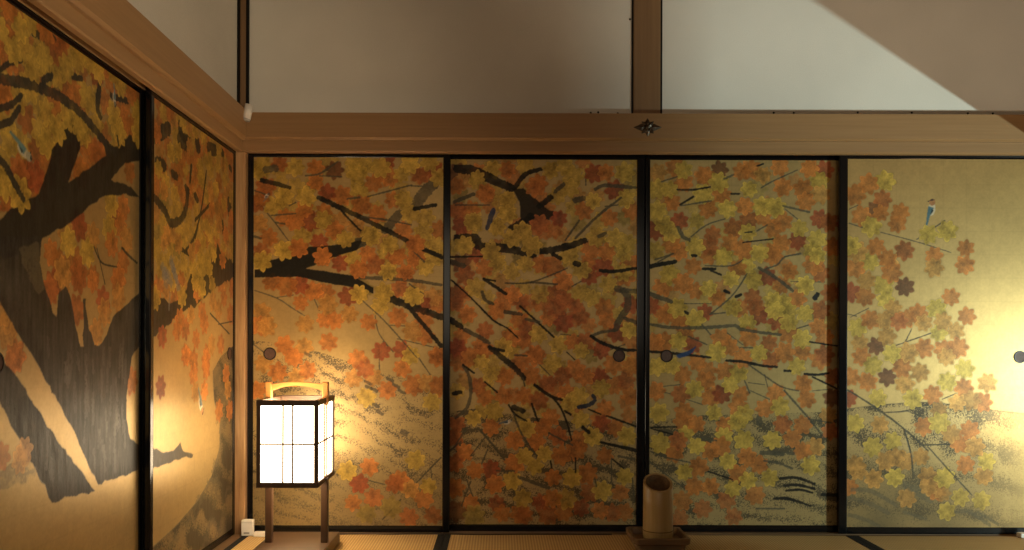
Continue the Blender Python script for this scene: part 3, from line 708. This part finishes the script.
def paint_l2(cv):
    T = cv.to
    e1 = lambda *q: [T(140 + a / 3.664, 90 + b / 3.664) for a, b in q]
    e2 = lambda *q: [T(140 + a / 3.664, 220 + b / 3.664) for a, b in q]
    e3 = lambda *q: [T(140 + a / 2.75, 350 + b / 2.75) for a, b in q]
    mass = e3((262, -12), (225, 20), (203, 60), (207, 140), (222, 200), (222, 270), (200, 350), (160, 420), (100, 490), (40, 545), (0, 600), (290, 600), (290, -12))
    cv.speckle(mass, 1.15, col=(.035, .029, .02), slope=.5, period=.16, wash=.75, washcol=(.13, .095, .045))
    for _ in range(60):
        u, z = rng.uniform(3.05, 3.72), rng.uniform(.05, .75)
        w = cv.win(u - .002, u + .002, z - .002, z + .002)
        if w is None or not cv.inside(np.array(mass), w).all(): continue
        cv.stroke([(u - .03, z - .02), (u, z + .012), (u + .04, z)], .022, (.085, .068, .04), .55, .8)
    cv.stroke(e3((203, 60), (207, 140), (222, 200), (222, 270), (200, 350), (160, 420), (100, 490), (40, 545)), .007, (.15, .12, .07), .6)
    scatter(cv, [(157, 97), (234, 154), (234, 290), (215, 290), (190, 305), (157, 325)], 150, 'yyyyyooppog', alpha=.9)
    cv.poly(e2((45, 290), (45, 445), (100, 390), (160, 340), (220, 306), (280, 252), (360, 208), (360, 118), (325, 150), (305, 135), (285, 88), (262, 150), (243, 205), (215, 215), (188, 200), (175, 255), (150, 300), (110, 310), (80, 290)), TRUNK, .95, .004)
    for (a, b, c) in P("85,430,r 170,400,d 150,370,o 210,440,o 240,380,o 170,500,o 200,520,o 250,490,o 245,530,o 265,460,p 300,460,o 335,350,o 310,290,o 290,330,p 340,260,o 212,262,o 158,285,y 228,250,y 305,150,o 268,240,y 60,290,y 205,225,y 230,340,o 190,350,p 270,300,p 140,410,o"):
        cv.leaf(140 + a / 3.664, 220 + b / 3.664, c)
    for (a, b, c) in P("130,20,o 150,70,o 185,30,o 185,55,o 60,105,r 155,120,p 240,70,o 220,170,o 250,170,o 245,110,p 180,115,o"):
        cv.leaf(140 + a / 2.75, 350 + b / 2.75, c)
    for wd, q in ((.05, e1((58, 175), (105, 145))), (.03, e1((152, 95), (150, 160), (190, 210))), (.06, e1((150, 185), (180, 200))), (.045, e1((212, 195), (215, 215))), (.05, e1((255, 215), (275, 225))),
                  (.035, e1((295, 228), (305, 235))), (.04, e1((65, 268), (90, 280))), (.032, e1((58, 400), (95, 450), (115, 490), (150, 480), (170, 440), (178, 370))), (.012, e1((205, 545), (230, 420), (245, 300))),
                  (.014, e1((205, 480), (270, 410))), (.03, e1((205, 390), (212, 405))), (.045, e1((328, 415), (330, 450))), (.03, e1((302, 490), (308, 520))), (.03, e1((122, 310), (135, 320))), (.025, e1((330, 285), (335, 295))),
                  (.016, e1((185, 340), (190, 280))), (.03, e1((170, 360), (178, 378))), (.014, e2((215, 20), (195, 80), (165, 120))), (.016, e2((140, 100), (180, 128))), (.008, e2((260, 345), (330, 420))), (.006, e2((290, 385), (340, 375)))):
        cv.stroke(q, wd, (.024, .021, .015), .95)
    scatter(cv, [(157, 97), (234, 154), (234, 270), (190, 270), (157, 280)], 34, 'yyyyop', r=.044, alpha=.95)
    for a, b in ((90, 185), (100, 200), (120, 165), (125, 180), (112, 215), (132, 200), (95, 220), (140, 230)):
        u, z = e2((a, b))[0]; cv.stroke([(u - .01, z + .012), (u + .012, z - .02)], .03, (.17, .17, .17), .6)
    cv.stroke(e2((112, 270), (110, 330)), .012, (.17, .17, .17), .5)
    cv.poly(e3((30, 268), (70, 285), (95, 280), (115, 255), (122, 280), (150, 290), (148, 298), (120, 300), (80, 315), (30, 332)), (.040, .033, .022), .95, .002)
    cv.bird(202, 405, .085, 1, -2.6, body=(.10, .15, .16), belly=(.6, .5, .36), head=(.45, .2, .09))

G1 = 'painted maple sliding doors'
door('back', -1.180, -.234, YD, RES, paint_d1, back_front, 100, [(-1.077, .834)],
     'gold sliding door behind the lit lantern, dark maple bough crossing it and bare gold below', G1, st=(.026, .034))
door('back', -.264, .682, YR, RES, paint_d2, back_rear, 200, [((619.3 - CX) * YR / F, .829)],
     'second door from the corner on the end wall, crowded with dark branches and orange leaves', G1, st=(.03, .038))
door('back', .685, 1.631, YR, RES, paint_d3, back_rear, 300, [((667 - CX) * YR / F, .829)],
     'greyish leaf-covered sliding door right behind the bamboo vase, small blue bird beside its pull', G1, st=(.022, .032))
door('back', 1.584, 2.530, YD, RES, paint_d4, back_front, 400, [((1020.5 - CX) / 213.9, .830)],
     'rightmost sliding door, half bare gold with a bird perched above scattered maple leaves', G1, base=np.array((.455, .285, .108)), st=(.041, .03))
door('left', 1.915, 2.858, XLR, RES, paint_l1, left_rear, 500, [(2.03, .834)],
     'nearest sliding door on the left wall, painted with a huge dark maple trunk', G1)
door('left', 2.848, 3.765, XL, RES, paint_l2, left_front, 600, [(3.690, .836)],
     'sliding door on the left wall beside the corner post, painted with a dark curved bank', G1)

# ------------------------------------------------------------------ setting
def prism(bm, prof, a0, a1, axis):
    """extrude a 2-D profile (depth, z) along axis"""
    ends = []
    for a in (a0, a1):
        ends.append([bm.verts.new((a, d, z) if axis == 'X' else (d, a, z)) for d, z in prof])
    n = len(prof)
    for i in range(n):
        j = (i + 1) % n
        bm.faces.new((ends[0][i], ends[0][j], ends[1][j], ends[1][i]))
    bm.faces.new(ends[0]); bm.faces.new(ends[1])

sbox('floor', (-1.40, 5.2, -1.6, 4.1, -.12, -.058), M['sill_x'], 'dark sub-floor under the tatami mats', 'floor')
sbox('ceiling', (-1.40, 5.2, -1.6, 4.1, 2.85, 2.95), M['ceil'], 'wooden board ceiling', 'ceiling')

bm = bmesh.new()     # end wall: papered band above the beam
box(bm, -1.40, 2.70, 3.80, 3.98, 1.82, 2.86); box(bm, -1.40, 2.70, 3.90, 3.98, -.06, 1.81)
wb = struct('wall_back', bm, M['plaster'], 'pale papered wall above the end beam', 'wall')
bm = bmesh.new()
box(bm, -1.45, -1.222, -1.6, 3.84, 1.82, 2.86); box(bm, -1.45, -1.33, -1.6, 3.9, -.06, 1.81); box(bm, -1.34, -1.25, -1.6, 1.90, -.06, 1.81)
struct('wall_left', bm, M['plaster'], 'pale papered wall above the left beam', 'wall')
bm = bmesh.new()     # right wall: open doorway next to the corner, header above
box(bm, 2.59, 2.69, -1.6, 3.98, 1.742, 2.86); box(bm, 2.59, 2.69, -1.6, 2.57, -.06, 1.75)
struct('wall_right', bm, M['plaster_dim'], 'right wall with an open doorway', 'wall')
sbox('wall_front', (-1.40, 5.2, -1.7, -1.55, -.06, 2.86), M['plaster_dim'], 'wall behind the viewer', 'wall')
sbox('wall_far', (5.1, 5.2, -1.6, 4.1, -.06, 2.86), M['plaster_dim'], 'far wall of the next room', 'wall')
sbox('wall_next', (2.69, 5.2, 3.98, 4.1, -.06, 2.86), M['plaster_dim'], 'end wall of the next room', 'wall')

bm = bmesh.new()     # end beam: long tie board over the head rail
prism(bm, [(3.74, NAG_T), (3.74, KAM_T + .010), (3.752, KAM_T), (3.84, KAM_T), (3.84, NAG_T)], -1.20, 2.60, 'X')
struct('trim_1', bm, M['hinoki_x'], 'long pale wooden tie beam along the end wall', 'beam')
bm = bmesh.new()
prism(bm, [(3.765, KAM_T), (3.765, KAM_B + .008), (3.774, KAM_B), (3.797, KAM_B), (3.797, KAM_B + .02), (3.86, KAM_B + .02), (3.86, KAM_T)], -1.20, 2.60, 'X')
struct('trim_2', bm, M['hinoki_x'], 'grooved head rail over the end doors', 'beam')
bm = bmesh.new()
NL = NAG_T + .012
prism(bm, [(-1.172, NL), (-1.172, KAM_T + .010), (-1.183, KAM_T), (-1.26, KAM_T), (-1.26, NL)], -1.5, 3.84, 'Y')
struct('trim_3', bm, M['hinoki_y_lit'], 'long pale wooden tie beam along the left wall', 'beam')
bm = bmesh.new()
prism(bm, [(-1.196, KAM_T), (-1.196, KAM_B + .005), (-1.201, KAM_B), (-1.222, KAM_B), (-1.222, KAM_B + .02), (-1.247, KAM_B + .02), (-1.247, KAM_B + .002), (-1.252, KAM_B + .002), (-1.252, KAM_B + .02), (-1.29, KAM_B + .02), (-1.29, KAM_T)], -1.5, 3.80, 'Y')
struct('trim_4', bm, M['hinoki_y_lit'], 'grooved head rail over the left doors', 'beam')
bm = bmesh.new()
box(bm, -1.32, -1.183, 3.768, 3.92, -.02, KAM_B + .001, .002)
struct('trim_5', bm, M['corner_z'], 'pale wooden corner post between the two door walls', 'post')
bm = bmesh.new()
box(bm, -1.240, -1.186, 3.788, 3.92, NAG_T - .005, 2.86)
struct('trim_6', bm, M['hinoki_z'], 'dark narrow corner post above the beams', 'post')
for i, b in enumerate(((-1.187, -1.175, 3.786, 3.81, NAG_T - .005, 2.86), (-1.230, -1.214, 3.765, 3.79, NAG_T - .005, 2.86),
                       (.610, .619, 3.796, 3.82, NAG_T - .005, 2.86), (.745, .754, 3.796, 3.82, NAG_T - .005, 2.86))):
    sbox('trim_%d' % (7 + i), b, M['edge'], 'thin black edging strip of the wall paper', 'strip')
sbox('trim_11', (.619, .745, 3.792, 3.9, NAG_T - .005, 2.86), M['hinoki_z'], 'wooden post rising from the end beam between the papered panels', 'post', .003)
bm = bmesh.new()
box(bm, -1.20, 2.60, 3.772, 3.799, -.06, -.002); box(bm, -1.20, 2.60, 3.799, 3.90, -.06, 0)
struct('trim_12', bm, M['sill_x'], 'brown wooden sill under the end doors', 'sill')
bm = bmesh.new()
box(bm, -1.223, -1.183, -1.5, 3.768, -.06, -.002); box(bm, -1.33, -1.223, -1.5, 3.768, -.06, 0)
struct('trim_13', bm, M['sill_y'], 'brown wooden sill under the left doors', 'sill')
sbox('trim_14', (2.545, 2.66, 3.77, 3.92, -.05, KAM_B), M['corner_z'], 'wooden corner post right of the end doors', 'post', .002)

for x, z in ((590, 112.5), (597.5, 112), (617, 113), (629, 19), (773, 112), (793, 112), (857, 111.5), (911, 111.5), (967, 112), (992, 112)):
    X = (x - CX) * 3.80 / F; Z = CZ - (z - HY) * 3.80 / F
    bm = bmesh.new(); bmesh.ops.create_uvsphere(bm, u_segments=8, v_segments=6, radius=.005)
    o = obj('tack', bm, M['edge'], wb, loc=(X, 3.799, Z))

# ------------------------------------------------------------------ tatami
XM = [-1.181, -.255, .690, 1.635, 2.585]
labs = ['tatami mat in the left corner, under the standing lantern', 'tatami mat between the lantern and the bamboo vase',
        'tatami mat to the right of the bamboo vase', 'tatami mat at the far right end of the floor']
for i in range(4):
    x0, x1 = XM[i], XM[i + 1]
    t = empty('tatami_mat', ((x0 + x1) / 2, 2.82, -.056), labs[i], 'tatami mat', 'tatami mats along the end wall')
    hw = (x1 - x0) / 2 - .0006
    boxo('rush_surface', (-hw + .03, hw - .03, -.948, .948, 0, .055), M['tatami'], t)
    for s in (-1, 1):
        a, b = sorted((s * hw, s * (hw - .03)))
        boxo('cloth_border', (a, b, -.948, .948, 0, .0562), M['heri'], t, .0008)

# ------------------------------------------------------------------ paper lantern
def lantern(loc, label):
    t = empty('paper_lantern', loc, label, 'lantern')
    hx, y0, y1, z0, z1 = .123, -.1625, .1625, .306, .656
    boxo('base_board', (-.150, .143, -.21, .19, 0, .05), M['lantern_x'], t, .003)
    for s in (-1, 1):
        cx = s * .1165
        boxo('leg', (cx - .014, cx + .014, -.014, .014, .05, .32), M['lantern'], t, .0015)
    bm = bmesh.new()
    w = .0160
    for sx in (-1, 1):
        for yy in (y0, y1 - w):
            a, b = sorted((sx * hx, sx * (hx - w)))
            box(bm, a, b, yy, yy + w, z0, z1, .001)
    for zz, hh in ((z0, .021), (z1 - .022, .022)):
        for yy in (y0 - .001, y1 - w + .001):
            box(bm, -hx - .001, hx + .001, yy, yy + w, zz, zz + hh, .001)
        for sx in (-1, 1):
            a, b = sorted((sx * (hx + .001), sx * (hx - w)))
            box(bm, a, b, y0 + .002, y1 - .002, zz, zz + hh, .001)
    obj('box_frame', bm, M['lantern'], t)
    zm = .480
    for sy, yy in ((-1, y0), (1, y1)):
        py = yy - sy * .008
        bm = bmesh.new(); box(bm, -hx + w * .6, hx - w * .6, py - .0006, py + .0006, z0 + .012, z1 - .014)
        pp = obj('paper_panel', bm, M['paper'], t)
        bm = bmesh.new()
        for x in (-.0175, .0215):
            box(bm, x - .0035, x + .0035, *sorted((py + sy * .0007, py + sy * .006)), z0 + .018, z1 - .019)
        box(bm, -hx + w, hx - w, *sorted((py + sy * .0007, py + sy * .0055)), zm - .0034, zm + .0034)
        obj('lattice', bm, M['lattice'], pp)
    for sx in (-1, 1):
        px = sx * (hx - .008)
        bm = bmesh.new(); box(bm, px - .0006, px + .0006, y0 + w * .6, y1 - w * .6, z0 + .012, z1 - .014)
        pp = obj('paper_panel', bm, M['paper'], t)
        bm = bmesh.new()
        for y in (-.018, .018):
            box(bm, *sorted((px + sx * .0007, px + sx * .006)), y - .004, y + .004, z0 + .018, z1 - .019)
        box(bm, *sorted((px + sx * .0007, px + sx * .0055)), y0 + w, y1 - w, zm - .0034, zm + .0034)
        obj('lattice', bm, M['lattice'], pp)
    h = empty('handle', (0, 0, 0), None, None); h.parent = t
    del_keys = [k for k in ('label', 'category') if k in h.keys()]
    for k in del_keys: del h[k]
    for s in (-1, 1):
        cx = s * .1185
        boxo('handle_post', (cx - .012, cx + .012, -.013, .013, z1 - .03, .722), M['handle'], h, .0015)
    bm = bmesh.new()
    n = 18; top, bot = [], []
    for i in range(n + 1):
        x = -.109 + .218 * i / n; q = 1 - (x / .109) ** 2
        top.append((x, .712 + .010 * q)); bot.append((x, .684 + .022 * q))
    vs = {}
    for k, yy in ((0, -.009), (1, .009)):
        vs[k] = ([bm.verts.new((x, yy, z)) for x, z in top], [bm.verts.new((x, yy, z)) for x, z in bot])
    for i in range(n):
        for k in (0, 1):
            bm.faces.new((vs[k][0][i], vs[k][0][i + 1], vs[k][1][i + 1], vs[k][1][i]))
        for e in (0, 1):
            bm.faces.new((vs[0][e][i], vs[0][e][i + 1], vs[1][e][i + 1], vs[1][e][i]))
    for i in (0, n): bm.faces.new((vs[0][0][i], vs[0][1][i], vs[1][1][i], vs[1][0][i]))
    obj('arched_grip', bm, M['handle'], h)
    return t
lan = lantern((-.850, 3.4125, 0), 'lit standing paper lantern with dark wood lattice frame in the left corner')
def bulb(name, loc, e, col=(1, .72, .40), r=.09):
    l = bpy.data.lights.new(name, 'POINT'); l.energy = e; l.color = col; l.shadow_soft_size = r
    o = bpy.data.objects.new(name, l); COL.objects.link(o); o.location = loc
bulb('doorway_lamp', (2.60, 3.53, .52), 2.2, (1, .58, .27))
bulb('lantern_bulb', (-.850, 3.4125, .615), 2.6, (1, .72, .40), .05)

# ------------------------------------------------------------------ bamboo vase on its tray
t = empty('wooden_tray', (.695, 3.580, 0), 'square brown wooden tray on the mats, holding the bamboo vase', 'tray')
def rsq(hx, hy, r, z, n=6):
    out = []
    for cx, cy, a0 in ((hx - r, hy - r, 0), (-hx + r, hy - r, PI / 2), (-hx + r, -hy + r, PI), (hx - r, -hy + r, 1.5 * PI)):
        for i in range(n + 1):
            a = a0 + PI / 2 * i / n; out.append((cx + r * math.cos(a), cy + r * math.sin(a), z))
    return out
def loft(bm, loops, cap0=True, cap1=True):
    R = [[bm.verts.new(p) for p in l] for l in loops]
    for a, b in zip(R, R[1:]):
        n = len(a)
        for i in range(n): bm.faces.new((a[i], a[(i + 1) % n], b[(i + 1) % n], b[i]))
    if cap0: bm.faces.new(R[0])
    if cap1: bm.faces.new(R[-1])
bm = bmesh.new()
loft(bm, [rsq(.104, .096, .02, 0), rsq(.107, .099, .02, .022), rsq(.099, .091, .02, .028)])
obj('tray_base', bm, M['tray'], t)
bm = bmesh.new()
loft(bm, [rsq(.107, .099, .02, .018), rsq(.121, .117, .022, .030), rsq(.124, .120, .022, .052), rsq(.121, .117, .02, .055), rsq(.109, .105, .018, .055), rsq(.106, .102, .017, .051), rsq(.100, .094, .016, .029)], False, False)
obj('tray_rim', bm, M['tray'], t)

t = empty('bamboo_vase', (.700, 3.592, .0282), 'cut bamboo tube vase with slanted mouth standing in the wooden tray', 'vase')
R0 = .0655
def vase_ring(r, z, k=0., seg=56): return [(r * math.cos(2 * PI * i / seg), r * math.sin(2 * PI * i / seg), z + k * r * math.sin(2 * PI * i / seg)) for i in range(seg)]
bm = bmesh.new()
loft(bm, [vase_ring(R0 * .985, 0), vase_ring(R0, .004), vase_ring(R0, .028), vase_ring(R0 * 1.012, .033), vase_ring(R0, .038), vase_ring(R0 * .99, .12), vase_ring(R0 * .985, .243, .50), vase_ring(R0 * .96, .2455, .50)], True, False)
o = obj('tube', bm, M['bamboo'], t, True); o['label'] = 'smooth yellow bamboo wall'
bm = bmesh.new()
loft(bm, [vase_ring(R0 * .82, .2450, .50), vase_ring(R0 * .79, .2430, .50), vase_ring(R0 * .78, .15), vase_ring(R0 * .80, .03)], False, True)
o = obj('inside', bm, M['bamboo_in'], t, True); o['label'] = 'brown hollow inside'
bm = bmesh.new()
loft(bm, [vase_ring(R0 * .962, .2455, .50), vase_ring(R0 * .82, .2450, .50)], False, False)
o = obj('cut_rim', bm, plain('bamboo_cut', (.33, .21, .085), .6), t); o['label'] = 'pale slanted cut rim'
bm = bmesh.new()
loft(bm, [vase_ring(R0 * 1.006, .0355), vase_ring(R0 * 1.014, .0375), vase_ring(R0 * 1.006, .040)], False, False)
obj('node_ring', bm, M['bamboo_node'], t, True)

# ------------------------------------------------------------------ fittings
t = empty('nail_cover', (.676, 3.74, 1.8815), 'dark metal flower ornament fixed on the end beam below the post', 'ornament')
for i in range(8):
    a = i * PI / 4
    L = (.066, .040, .043, .040)[i % 4]
    W = (.017, .0155, .015, .0155)[i % 4]
    bm = bmesh.new()
    d = Vector((math.cos(a), 0, math.sin(a))); n = Vector((-math.sin(a), 0, math.cos(a)))
    p = [d * .003, d * L * .42 + n * W, d * L, d * L * .42 - n * W]
    base = [bm.verts.new(q) for q in p]
    top = [bm.verts.new(Vector(q) + Vector((0, h, 0))) for q, h in zip((d * .003, d * L * .42), (-.010, -.009))]
    tip = bm.verts.new(d * L + Vector((0, -.001, 0)))
    bm.faces.new((base[0], base[1], top[1], top[0])); bm.faces.new((base[3], base[0], top[0], top[1]))
    bm.faces.new((base[1], base[2], tip, top[1])); bm.faces.new((base[2], base[3], top[1], tip))
    obj('petal', bm, M['bronze'], t)
bm = bmesh.new(); lathe(bm, [(.010, -.004), (.010, -.009), (.007, -.0125), (.002, -.014)], (0, 0, 0), 16, 'Y')
obj('boss', bm, M['bronze'], t, True)
bm = bmesh.new(); cyl(bm, (0, .03, 0), (0, -.0015, 0), .012, .012, 12)
obj('fixing_pin', bm, M['bronze'], t)

t = empty('wall_sensor', (-1.158, 3.722, 1.940), 'small white cylinder sensor tilted in the corner on top of the beams', 'sensor')
ax = Vector((.22, 0, 1)).normalized()
bm = bmesh.new(); cyl(bm, -ax * .030, ax * .036, .0190, .0190)
obj('housing', bm, M['white'], t, True)
bm = bmesh.new(); cyl(bm, -ax * .040, -ax * .030, .0170, .0190)
o = obj('end_cap', bm, plain('grey_cap', (.42, .40, .37), .5), t, True); o['label'] = 'greyer end cap'
for o_ in t.children:
    for p_ in o_.data.polygons: p_.use_smooth = len(p_.vertices) == 4

t = empty('white_plug_box', (-1.158, 3.742, 0), 'small white upright plastic box against the corner post at floor level', 'plug box')
boxo('case', (-.026, .026, -.016, .016, 0, .072), M['white'], t, .003, 2)
boxo('printed_mark', (-.014, .012, -.0166, -.0155, .010, .017), M['mark'], t)
boxo('lid_seam', (-.0255, .0255, -.0163, -.0155, .060, .0615), M['mark'], t)
def adapter(loc, label):
    t = empty('power_adapter', loc, label, 'adapter')
    boxo('case', (-.028, .028, -.018, .018, 0, .020), M['white'], t, .004, 2)
    return t
def cord(pts, r, parent, mat):
    cu = bpy.data.curves.new('cord_path', 'CURVE'); cu.dimensions = '3D'; cu.bevel_depth = r; cu.bevel_resolution = 2
    sp = cu.splines.new('NURBS'); sp.points.add(len(pts) - 1)
    for p, q in zip(sp.points, pts): p.co = (*(Vector(q) - parent.location), 1)
    sp.use_endpoint_u = True; sp.order_u = 3
    tmp = bpy.data.objects.new('tmp_cord', cu); COL.objects.link(tmp)
    me = bpy.data.meshes.new_from_object(tmp.evaluated_get(bpy.context.evaluated_depsgraph_get()))
    bpy.data.objects.remove(tmp); bpy.data.curves.remove(cu)
    me.materials.clear(); me.materials.append(mat)
    o = bpy.data.objects.new('cord', me); COL.objects.link(o); o.parent = parent
    o['label'] = 'thin dark cord'
    return o
ad = adapter((-1.095, 3.722, .0005), 'flat white adapter on the mat beside the upright white box, dark cord trailing away')
cord([(-1.072, 3.725, .010), (-1.05, 3.735, .004), (-.95, 3.745, .0033), (-.75, 3.755, .0033), (-.62, 3.768, .0033), (-.50, 3.755, .0033), (-.42, 3.767, .0033), (-.25, 3.768, .0033), (-.1, 3.752, .0033), (.1, 3.764, .0033), (.35, 3.766, .0033), (.52, 3.765, .0033)], .0028, ad, M['cord'])
adapter((2.420, 3.745, .0005), 'flat white adapter at the right end of the sill, partly out of view')

# ------------------------------------------------------------------ light
def area(name, loc, target, sx, sy, e, col):
    l = bpy.data.lights.new(name, 'AREA'); l.shape = 'RECTANGLE'; l.size = sx; l.size_y = sy; l.energy = e; l.color = col
    o = bpy.data.objects.new(name, l); COL.objects.link(o); o.location = loc
    d = Vector(target) - Vector(loc)
    o.rotation_euler = d.to_track_quat('-Z', 'Y').to_euler()
    return o
# lamp of the next room: shines through the open doorway, header cuts it diagonally
area('next_room_lamp', (4.25, 1.60, .640), (1.0, 1.60, 1.2), .36, .05, 122, (.76, 1.0, .92))
# unseen fill lights added to brighten plaster, left wall and end doors
l = bpy.data.lights.new('plaster_fill', 'SPOT'); l.energy = 135; l.color = (1.0, .80, .56)
l.spot_size = math.radians(84); l.spot_blend = .55; l.shadow_soft_size = .12
o = bpy.data.objects.new('plaster_fill', l); COL.objects.link(o); o.location = (1.7, .8, .25)
o.rotation_euler = (Vector((2.0, 2.1, 2.75)) - o.location).to_track_quat('-Z', 'Y').to_euler()
area('rear_fill', (.3, -1.35, 1.5), (.3, 3.8, 1.2), 2.4, 1.2, 14, (1.0, .84, .62))  # added fill that lifts the dark middle doors
l = bpy.data.lights.new('left_wall_fill', 'SPOT'); l.energy = 330; l.color = (1.0, .78, .50)  # added fill that brightens the left doors and beams
l.spot_size = math.radians(46); l.spot_blend = .9; l.shadow_soft_size = .10
o = bpy.data.objects.new('left_wall_fill', l); COL.objects.link(o); o.location = (2.1, -.9, 1.05)
o.rotation_euler = (Vector((-1.25, 2.35, 1.50)) - o.location).to_track_quat('-Z', 'Y').to_euler()
w = bpy.data.worlds.new('World'); bpy.context.scene.world = w
w.use_nodes = True
w.node_tree.nodes['Background'].inputs['Color'].default_value = (.8, .65, .45, 1)
w.node_tree.nodes['Background'].inputs['Strength'].default_value = .02

# ------------------------------------------------------------------ camera
cam = bpy.data.cameras.new('Camera')
cam.sensor_width = 36.0; cam.sensor_fit = 'HORIZONTAL'
cam.lens = 36.0 * F / 1024
cam.shift_x = (512 - CX) / 1024
cam.shift_y = (HY - 275) / 1024
cam.clip_start = .05
co = bpy.data.objects.new('Camera', cam); COL.objects.link(co)
co.location = (0, 0, CZ)
ROLL = .0030
co.matrix_world = Matrix.Translation((0, 0, CZ)) @ Matrix.Rotation(PI / 2, 4, 'X') @ Matrix.Rotation(ROLL, 4, 'Z')
sc = bpy.context.scene
sc.camera = co
sc.view_settings.view_transform = 'Standard'
sc.view_settings.look = 'None'
sc.view_settings.exposure = 0
sc.cycles.use_denoising = True
sc.cycles.max_bounces = 8
sc.cycles.sample_clamp_indirect = 4
